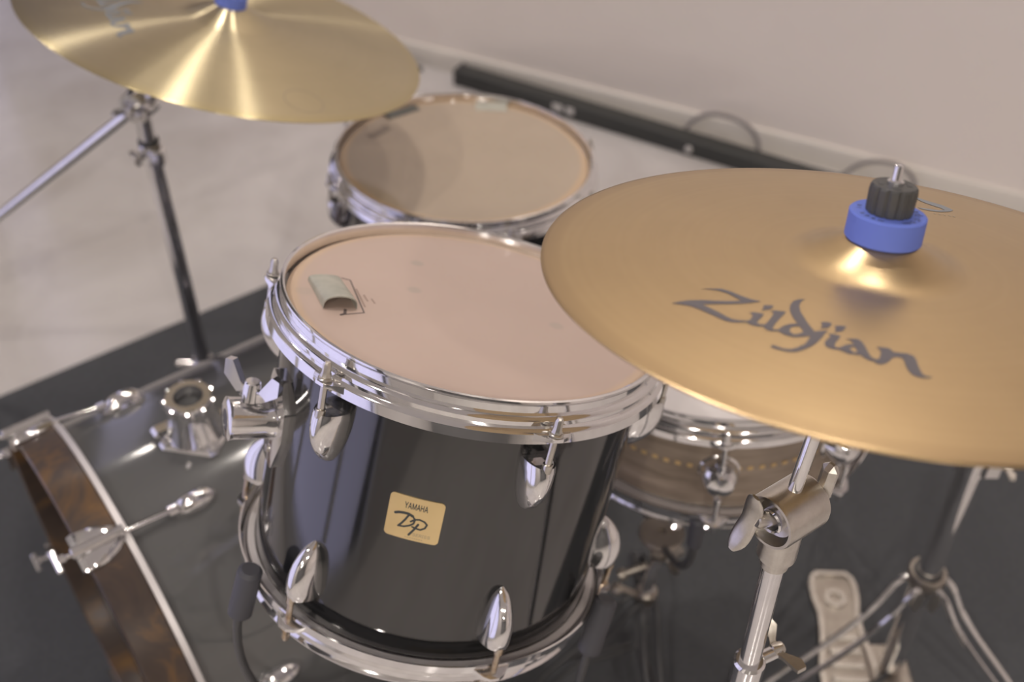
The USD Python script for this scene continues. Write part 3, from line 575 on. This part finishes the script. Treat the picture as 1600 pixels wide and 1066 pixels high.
# faint round stamp pressed into the bronze
stamp = ring([(.0225, 0), (.0240, 0), (.0240, .00012), (.0225, .00012)], 48); v = np.array(stamp.vertices) + [.118, -.175, 0]; v[:, 2] += zprof(np.hypot(v[:, 0], v[:, 1]), *P2) + .0001; stamp.vertices = v
part(c2, 'round_stamp', stamp, 'ink_faint', False)
def felt_pad(C, A, prof, R, label, letters):
    z0 = float(zprof(.019, *prof)) - .0005
    t = thing('cymbal_pad', label, 'cymbal pad', C + A[2] * z0, A)
    f = part(t, 'foam_ring', ring([(.0045, 0), (R - .0008, 0), (R, .0008), (R, .0152), (R - .0008, .016), (.0045, .016)], 72), 'foam')
    for s, a0, da, h in letters:
        for i, ch in enumerate(s):
            if ch == ' ': continue
            m = txt(ch, h, 0, 0); a = math.radians(a0 + da * i); o = np.array([math.cos(a), math.sin(a), 0]); x = np.array([math.sin(a), -math.cos(a), 0])
            part(f, 'letter', put(m, o * .0163 + [0, 0, .01602], np.array([x, o, [0, 0, 1.0]])), 'foam_ink', False)
    return z0
zp1 = felt_pad(RC, RA, P1, .0212, 'blue foam cymbal pad on the bell of the right cymbal', [('cympad.com', 76, -16.5, .0042), ('made in', 238, -15, .0030)])
zp2 = felt_pad(LC, LA, P2, .0200, 'blue foam cymbal pad on the left cymbal, cut by the top edge', [])
def top_knob(parent, C, A, z0):
    """ribbed plastic nut screwed on the rod above the pad"""
    at = C + A[2] * (z0 + .016); n = 12; rings = []
    for z, k in ((0, .96), (.001, 1), (.0120, 1.03), (.0150, 1.0), (.0162, .93)):
        a = np.linspace(0, 2 * PI, 96, endpoint=False); r = .0128 * k * (1 - .085 * np.maximum(0, np.cos(n * a)) ** 2 * (z < .0155))
        rings.append(np.stack([r * np.cos(a), r * np.sin(a), np.full(96, z)], 1))
    g = part(parent, 'top_knob', put(loft(rings), at, A), 'knob', 25, 'black ribbed plastic knob')
    for k in range(4):
        a = k * PI / 2 - .12; part(g, 'slot', put(put(box(.0042, .0028, .0004, .0001), (.0078 * math.cos(a + PI / 2), .0078 * math.sin(a + PI / 2), .0163), np.array([[math.cos(a), math.sin(a), 0], [-math.sin(a), math.cos(a), 0], [0, 0, 1.0]])), at, A), 'black', False)
    part(g, 'nut_collar', put(ring([(.0026, .0160), (.0046, .0160), (.0046, .0182), (.0036, .0190), (.0026, .0190)], 28), at, A), 'chrome')

# ------------------------------------------------------------------ right cymbal stand
cs = thing('cymbal_stand', 'chrome cymbal stand with a tilting joint under the right cymbal', 'cymbal stand')
T1 = np.array([.1795, .478, .905]); top1 = RC + RA[2] * (zp1 + .016 + .0275)
bell1 = RC + RA[2] * zp1
part(cs, 'cymbal_rod', cat(rod(bell1 - RA[2] * .006, top1, .0026, 16, .0006), rod(T1 + nrm(bell1 - T1) * .016, bell1 - RA[2] * .004, .0048, 20)), 'chrome')
part(cs, 'cup_washer', put(cyl(.0155, .006, 32, .001), RC + RA[2] * (float(zprof(.016, *P1)) - .009), RA), 'black')
top_knob(cs, RC, RA, zp1)
jd = nrm([-.78, -.60, .10])                                         # axis of the tilter drum
jA = along(jd)
til = part(cs, 'tilter', put(ring([(.0085, -.021), (.0185, -.021), (.0195, -.019), (.0195, .016), (.0188, .0185), (.0168, .0185), (.0135, .011), (.0085, .0100)], 56), T1, jA), 'satin_chrome', 35, 'drum-shaped tilting joint')
part(til, 'inner_ring', put(ring([(.0040, .004), (.0090, .004), (.0090, .0165), (.0078, .0175), (.0066, .0165), (.0060, .011), (.0040, .010)], 40), T1, jA), 'chrome')
wu = nrm(np.array([.10, .22, -.96])); wu = nrm(wu - jd * (wu @ jd)); wv = np.cross(jd, wu); rings = []
for s in np.linspace(-1, 1, 15):
    k = max(.12, 1 - abs(s) ** 4) ** .5; c = T1 + jd * (.0225 + .006 * s * s) + wu * (.006 + .0275 * s) + wv * (-.0105); a = np.linspace(0, 2 * PI, 16, endpoint=False)
    rings.append(c + np.outer(np.cos(a), wv) * .0076 * k * (1.15 - .25 * (1 - abs(s))) + np.outer(np.sin(a), jd) * .0034 * k)
part(til, 'wing_nut', cat(loft(rings), rod(T1 + jd * .009, T1 + jd * .024 - wv * .006, .0056, 20, .001)), 'satin_chrome', 35)
part(til, 'rear_lug', put(put(box(.012, .030, .010, .004), (.004, .014, 0)), T1 - jd * .022 + np.array([.004, 0, .006]), jA), 'satin_chrome')
part(til, 'sleeve', cat(rod(T1 - [0, 0, .010], T1 - [0, 0, .047], .0135, 36, .003), rod(T1 - [0, 0, .045], T1 - [0, 0, .056], .0100, 28, .001)), 'satin_chrome')
zj = .735
part(cs, 'upper_tube', rod((T1[0], T1[1], zj - .03), T1 - [0, 0, .05], .0080, 28), 'chrome')
clp = part(cs, 'height_clamp', cat(rod((T1[0], T1[1], zj - .032), (T1[0], T1[1], zj - .004), .0122, 32, .002), rod((T1[0] + .006, T1[1] + .006, zj - .016), (T1[0] + .026, T1[1] + .014, zj - .012), .0055, 18)), 'chrome')
part(clp, 'wing_screw', put(wing_nut(.0055, .010, .046, .014, .005), (T1[0] + .020, T1[1] + .012, zj - .012), along((.9, .4, .15))), 'satin_chrome')
part(cs, 'lower_tube', rod((T1[0], T1[1], .10), (T1[0], T1[1], zj - .028), .0100, 28), 'chrome')
def tripod(parent, base, feet, hub_z, low_z, r=.0045, gap=.010, name='leg', mt='chrome', stays=True):
    """double-rod legs from a hub down to rubber feet, with stays from a lower collar"""
    bx, by = base
    for ang, rad in feet:
        d = np.array([math.cos(math.radians(ang)), math.sin(math.radians(ang)), 0]); q = np.array([-d[1], d[0], 0]); a = np.array([bx, by, hub_z]); ms = []
        e = np.array([bx, by, mat_z + .010]) + d * rad
        for s in (-1, 1): ms.append(sweep([a + d * .012 + q * gap * s, a + d * .030 + q * gap * 1.25 * s - [0, 0, .006], a + d * .046 + q * gap * 1.25 * s - [0, 0, .030], (a + e) / 2 + q * gap * s * 1.15 + d * .02, e + q * gap * s * .6], r, 10, 6))
        mid = (a + e) / 2 + d * .02
        for s in (-1, 1) if stays else (): ms.append(rod(np.array([bx, by, low_z]) + d * .012 + q * gap * s * .5, mid + q * gap * s * .9, r * .72, 10))
        l = part(parent, name, cat(*ms), mt)
        part(l, 'rubber_foot', put(cat(put(box(.034, gap * 2 + .012, .016, .005), (0, 0, 0))), e + [0, 0, -.002], np.array([d, q, [0, 0, 1.0]])), 'rubber')
part(cs, 'hub', rod((T1[0], T1[1], .30), (T1[0], T1[1], .345), .0165, 28, .002), 'chrome'); part(cs, 'lower_collar', rod((T1[0], T1[1], .10), (T1[0], T1[1], .125), .0155, 28, .002), 'chrome')
tripod(cs, (T1[0], T1[1]), [(-150, .24), (-30, .24), (75, .16)], .322, .112)

# ------------------------------------------------------------------ left boom stand
bs = thing('cymbal_stand', 'tall chrome boom stand on the left, behind the bass drum', 'cymbal stand')
BX, BY = -.519, 1.40; T2 = np.array([BX, BY, .668]); ba = nrm(np.array([-.372, 1.351, .794]) - T2); arm_end = T2 + ba * .185
part(bs, 'lower_tube', rod((BX, BY, .05), (BX, BY, .185), .0150, 28), 'chrome')
l_ = part(bs, 'lower_clamp', rod((BX, BY, .160), (BX, BY, .186), .0185, 28, .003), 'chrome'); part(l_, 'clamp_knob', rod((BX - .016, BY, .172), (BX - .046, BY, .172), .0065, 16, .002), 'chrome')
part(bs, 'upper_tube', rod((BX, BY, .18), (BX, BY, .606), .0125, 28), 'chrome')
c_ = part(bs, 'height_clamp', cat(rod((BX, BY, .575), (BX, BY, .606), .0165, 28, .002), put(box(.020, .024, .026, .004), (BX + .012, BY - .010, .590))), 'chrome')
part(c_, 'wing_screw', put(wing_nut(.005, .010, .036, .012, .005), (BX - .012, BY - .010, .588), along((-.85, -.5, .1))), 'satin_chrome')
part(bs, 'black_bushing', rod((BX, BY, .605), (BX, BY, .614), .0150, 28, .002), 'black')
part(bs, 'neck', rod((BX, BY, .612), (BX, BY, .650), .0120, 24, .002), 'chrome')
top_knob(bs, LC, LA, zp2)
jx = nrm(np.cross(ba, [0, 0, 1])); ja = along(jx)
t_ = part(bs, 'boom_tilter', cat(put(ring([(.006, -.016), (.0215, -.016), (.0235, -.013), (.0235, .013), (.0215, .016), (.006, .016)], 40), T2, ja), rod(T2 - ba * .020, T2 + ba * .024, .0125, 24, .002)), 'chrome')
part(t_, 'wing_nut', put(wing_nut(.006, .012, .044, .018, .005), T2 + jx * .016, ja), 'satin_chrome'); part(t_, 'bolt', rod(T2 - jx * .024, T2 - jx * .014, .0085, 6, .001), 'satin_chrome')
part(bs, 'boom_arm', rod(T2 - ba * .62, arm_end, .0085, 24), 'chrome')
part(bs, 'counterweight', rod(T2 - ba * .70, T2 - ba * .60, .022, 32, .004), 'chrome')
und = LC + LA[2] * (float(zprof(.015, *P2)) - .006)
part(bs, 'cymbal_rod', cat(rod(arm_end, und - LA[2] * .014, .0075, 20, .002), rod(und - LA[2] * .02, LC + LA[2] * (zp2 + .045), .0026, 14)), 'chrome')
part(bs, 'cup_washer', put(cyl(.0155, .006, 28, .001), und - LA[2] * .004, LA), 'black')
part(bs, 'hub', rod((BX, BY, .098), (BX, BY, .128), .0190, 28, .002), 'black'); part(bs, 'lower_collar', rod((BX, BY, .05), (BX, BY, .068), .0185, 28, .002), 'black')
tripod(bs, (BX, BY), [(75, .21), (195, .20), (-45, .12)], .113, .058, mt='black')

# ------------------------------------------------------------------ hi-hat stand with pedal
HX, HY = .550, .915
hh = thing('hihat_stand', 'chrome hi-hat stand with double-rod legs and a foot pedal, lower right', 'hi-hat stand')
part(hh, 'main_tube', rod((HX, HY, .030), (HX, HY, .470), .0160, 32), 'chrome')
k_ = part(hh, 'top_clamp', cat(rod((HX, HY, .455), (HX, HY, .500), .0200, 32, .003), put(box(.026, .020, .034, .005), (HX + .016, HY - .014, .476))), 'chrome')
part(k_, 'wing_screw', put(wing_nut(.005, .010, .036, .012, .005), (HX + .030, HY - .016, .476), along((.9, -.3, .1))), 'satin_chrome')
part(hh, 'upper_rod', rod((HX, HY, .495), (HX, HY, .74), .0085, 24), 'chrome')
hub = part(hh, 'hub', cat(ring([(.0162, .235), (.0240, .235), (.0250, .238), (.0250, .250), (.0232, .2535), (.0195, .2535), (.0172, .246), (.0162, .246)], 40)), 'dull_metal'); 
UsdGeom.Xformable(stage.GetPrimAtPath(hub)).AddTranslateOp().Set(Gf.Vec3d(HX, HY, 0))
part(hub, 'black_bushing', ring([(.0161, .246), (.0192, .246), (.0192, .2555), (.0161, .2555)], 36), 'black')
for sx, sy in ((-.012, -.020), (.010, -.022)):
    part(hub, 'wing_fin', put(hull([(a, b, c) for a, b, c in ((-.004, -.003, 0), (.004, -.003, 0), (-.008, -.004, -.030), (.008, -.004, -.026), (.002, -.004, -.044), (-.003, .003, 0), (.003, .003, 0), (-.006, .002, -.030), (.006, .002, -.028), (.001, .002, -.043))]), (sx, sy, .236)), 'satin_chrome')
tripod(hh, (HX, HY), [(-157, .275), (-36, .200)], .240, .075, .0042, .0105, stays=False)
# pedal board on the carpet, heel at the far end
pa = nrm([-.010, -.21, 0]); pq = np.array([-pa[1], pa[0], 0]); pc = np.array([.500, 1.085, mat_z])
PX = np.array([pq, pa, [0, 0, -1.0]]) * [[1], [1], [1]]; PX = np.array([np.cross(pa, [0, 0, 1.0]), pa, [0, 0, 1.0]])
ol = sg.Polygon([(-.022, 0), (-.030, .008), (-.034, .024), (-.033, .050), (-.028, .075), (-.030, .11), (-.040, .17), (-.042, .235), (.042, .235), (.040, .17), (.030, .11), (.028, .075), (.033, .050), (.034, .024), (.030, .008), (.022, 0)]).buffer(.003)
pedal = part(hh, 'pedal_board', put(plate(ol, .007), pc, PX), 'dull_metal', 20, 'worn metal foot pedal board')
rim = ol.difference(ol.buffer(-.007)); part(pedal, 'raised_rim', put(lift(plate(rim, .005), .0069), pc, PX), 'satin_chrome', 20)
part(pedal, 'heel_disc', put(ring([(.009, .0068), (.0165, .0068), (.0165, .0105), (.009, .0105)], 32), pc + PX[1] * .046, PX), 'satin_chrome')
for k in range(5): part(pedal, 'tread_rib', put(put(box(.056 - .003 * (4 - k), .010, .004, .0015), (0, .115 + .024 * k, .0085)), pc, PX), 'satin_chrome')
part(hh, 'pedal_chain', rod((HX, HY - .004, .020), tuple(pc + PX[1] * .225 + [0, 0, .014]), .005, 12), 'black')
part(hh, 'base_plate', put(box(.060, .085, .010, .003), (HX, HY, mat_z + .006)), 'dull_metal')

# ------------------------------------------------------------------ snare stand
ss = thing('snare_stand', 'chrome snare basket stand behind the rack tom', 'snare stand')
SX, SY = .182, .917; hubz = .285
part(ss, 'lower_tube', rod((SX, SY, .070), (SX, SY, .215), .0098, 24), 'chrome')
part(ss, 'upper_tube', sweep([(SX, SY, .205), (SX + .001, SY + .001, .235), (SX + .007, SY + .005, .258), (SX + .010, SY + .010, hubz)], .0085, 16, 5), 'chrome')
g_ = part(ss, 'tilt_gear', cat(put(cyl(.0175, .016, 32, .003), (SX + .002, SY + .012, hubz), along((1, -.3, 0))), rod((SX + .012, SY + .010, hubz - .022), (SX + .012, SY + .010, hubz + .028), .0105, 24, .003)), 'dull_metal')
part(g_, 'wing_bolt', put(wing_nut(.0060, .014, .040, .018, .006), (SX + .022, SY + .004, hubz - .016), along((.92, -.3, .12))), 'satin_chrome')
part(g_, 'bright_knob', cat(put(cyl(.0095, .017, 24, .003), (SX + .026, SY + .026, hubz + .022), along((.5, -.3, .9)))), 'chrome')
part(ss, 'side_bolt', cat(rod((SX - .034, SY - .006, .252), (SX - .004, SY, .262), .0045, 14), put(cyl(.0085, .010, 20, .002), (SX - .042, SY - .008, .250), along((1, .2, .3)))), 'dull_metal')
part(ss, 'stay_clamp', cat(put(cyl(.0145, .024, 24, .003), (SX, SY, .185)), rod((SX - .040, SY - .006, .222), (SX - .008, SY - .002, .196), .0045, 12), put(cyl(.0088, .012, 18, .003), (SX - .047, SY - .007, .222), along((1, .1, -.6)))), 'dull_metal')
bc = np.array([SX + .012, SY + .012, hubz + .028]); bot = SC - SA[2] * SD
part(ss, 'basket_hub', put(ring([(.006, -.006), (.028, -.006), (.030, 0), (.028, .006), (.006, .006)], 36), bc), 'dull_metal')
for az in (-100, 20, 140):
    e = bot + (polar(az, SR + .004, -.008)) @ SA; m_ = bc + (e - bc) * .62; m_[2] = bc[2] + .055
    ar = part(ss, 'basket_arm', sweep([bc + nrm((e - bc) * [1, 1, 0]) * .024, m_, e - [0, 0, .03], e + [0, 0, .004]], .0048, 10, 6), 'black')
    part(ar, 'rubber_grip', rod(e - [0, 0, .018], e + polar(az, .002, .030), .0085, 16, .003), 'rubber')
tripod(ss, (SX, SY), [(205, .19), (-85, .19), (85, .19)], .195, .080, .0040, .008, mt='black')

# ------------------------------------------------------------------ basket stand that carries the rack tom
ts = thing('tom_stand', 'chrome basket stand with black rubber grips holding the rack tom', 'drum stand')
tb = TC - TA[2] * TD; hx = np.array([-.045, .615, .485])
part(ts, 'tube', rod((hx[0], hx[1], .11), hx, .0105, 24), 'chrome')
part(ts, 'basket_hub', put(cyl(.026, .018, 32, .004), hx - [0, 0, .004]), 'chrome')
for az in (-147, -27, 93):
    g0, g1 = TC + polar(az + 1, TR + .0185, -TD + .048) @ TA, TC + polar(az - 2, TR + .0185, -TD - .004) @ TA
    s_ = hx + nrm((g1 - hx) * [1, 1, 0]) * .022; m_ = hx + (g1 - hx) * .72; m_[2] = min(hx[2], g1[2]) - .022
    ar = part(ts, 'basket_arm', sweep([s_, m_, g1 - TA[2] * .024, g1 * .6 + g0 * .4], .0038, 10, 6), 'black')
    part(ar, 'rubber_grip', rod(g1 - TA[2] * .004, g0, .0105, 20, .003), 'rubber', label='black rubber grip')
tripod(ts, (hx[0], hx[1]), [(-140, .22), (-20, .20), (85, .10)], .30, .12, mt='black')
part(ts, 'hub', rod((hx[0], hx[1], .28), (hx[0], hx[1], .32), .0165, 24, .002), 'chrome'); part(ts, 'lower_collar', rod((hx[0], hx[1], .108), (hx[0], hx[1], .135), .0155, 24, .002), 'chrome')

# ------------------------------------------------------------------ black bar on the floor by the wall, and its cables
lb0, lb1 = np.array([-.146, 2.639, 0]), np.array([.72, 2.128, 0]); ld = nrm(lb1 - lb0); lq = np.array([-ld[1], ld[0], 0]); LL = np.linalg.norm(lb1 - lb0)
LX = np.array([ld, lq, [0, 0, 1.0]])
br_ = thing('floor_bar', 'long black bar lying on the floor along the wall', 'bar', lb0, LX)
part(br_, 'housing', put(box(LL, .046, .042, .003), (LL / 2, .023, .021)), 'amber')
for x in (-.002, LL + .002): part(br_, 'end_cap', put(box(.010, .050, .046, .003), (x, .023, .0230)), 'black')
for x, w in ((.300, .028), (.335, .022)): part(br_, 'sticker', put(box(w, .001, .018, .0004), (x, -.0004, .026)), 'white_plastic', False, 'small white sticker')
part(br_, 'round_knob', put(cyl(.0085, .007, 20, .002), (.655, -.006, .020), along((0, 1, 0))), 'white_plastic', label='small pale round knob')
def wire(name, pts, r, label, mt='cable'):
    return solo(name, sweep(pts, r, 8, 8), mt, label, 'cable')
wire('cable', [lb0 + ld * .62 + lq * .05 + [0, 0, .030], lb0 + ld * .66 + lq * .075 + [0, 0, .075], lb0 + ld * .73 + lq * .075 + [0, 0, .085], lb0 + ld * .79 + lq * .070 + [0, 0, .060], lb0 + ld * .80 + lq * .06 + [0, 0, .020], lb0 + ld * .78 + lq * .056 + [0, 0, .006]], .0055, 'grey cable arching up behind the middle of the black bar')
def wp(s, off, z): return by_wall(Lw - s, off, z)
wire('cable', [by_wall(.50, .03, .006), by_wall(.60, .022, .006), by_wall(.72, .025, .006), by_wall(.82, .045, .006)], .006, 'dark cable on the floor left of the black bar', 'tape_dark')
wire('cable', [by_wall(1.94, .05, .006), by_wall(1.97, .03, .040), by_wall(2.03, .024, .062), by_wall(2.09, .03, .045), by_wall(2.10, .05, .006)], .005, 'grey cable loop at the wall behind the blue pad')
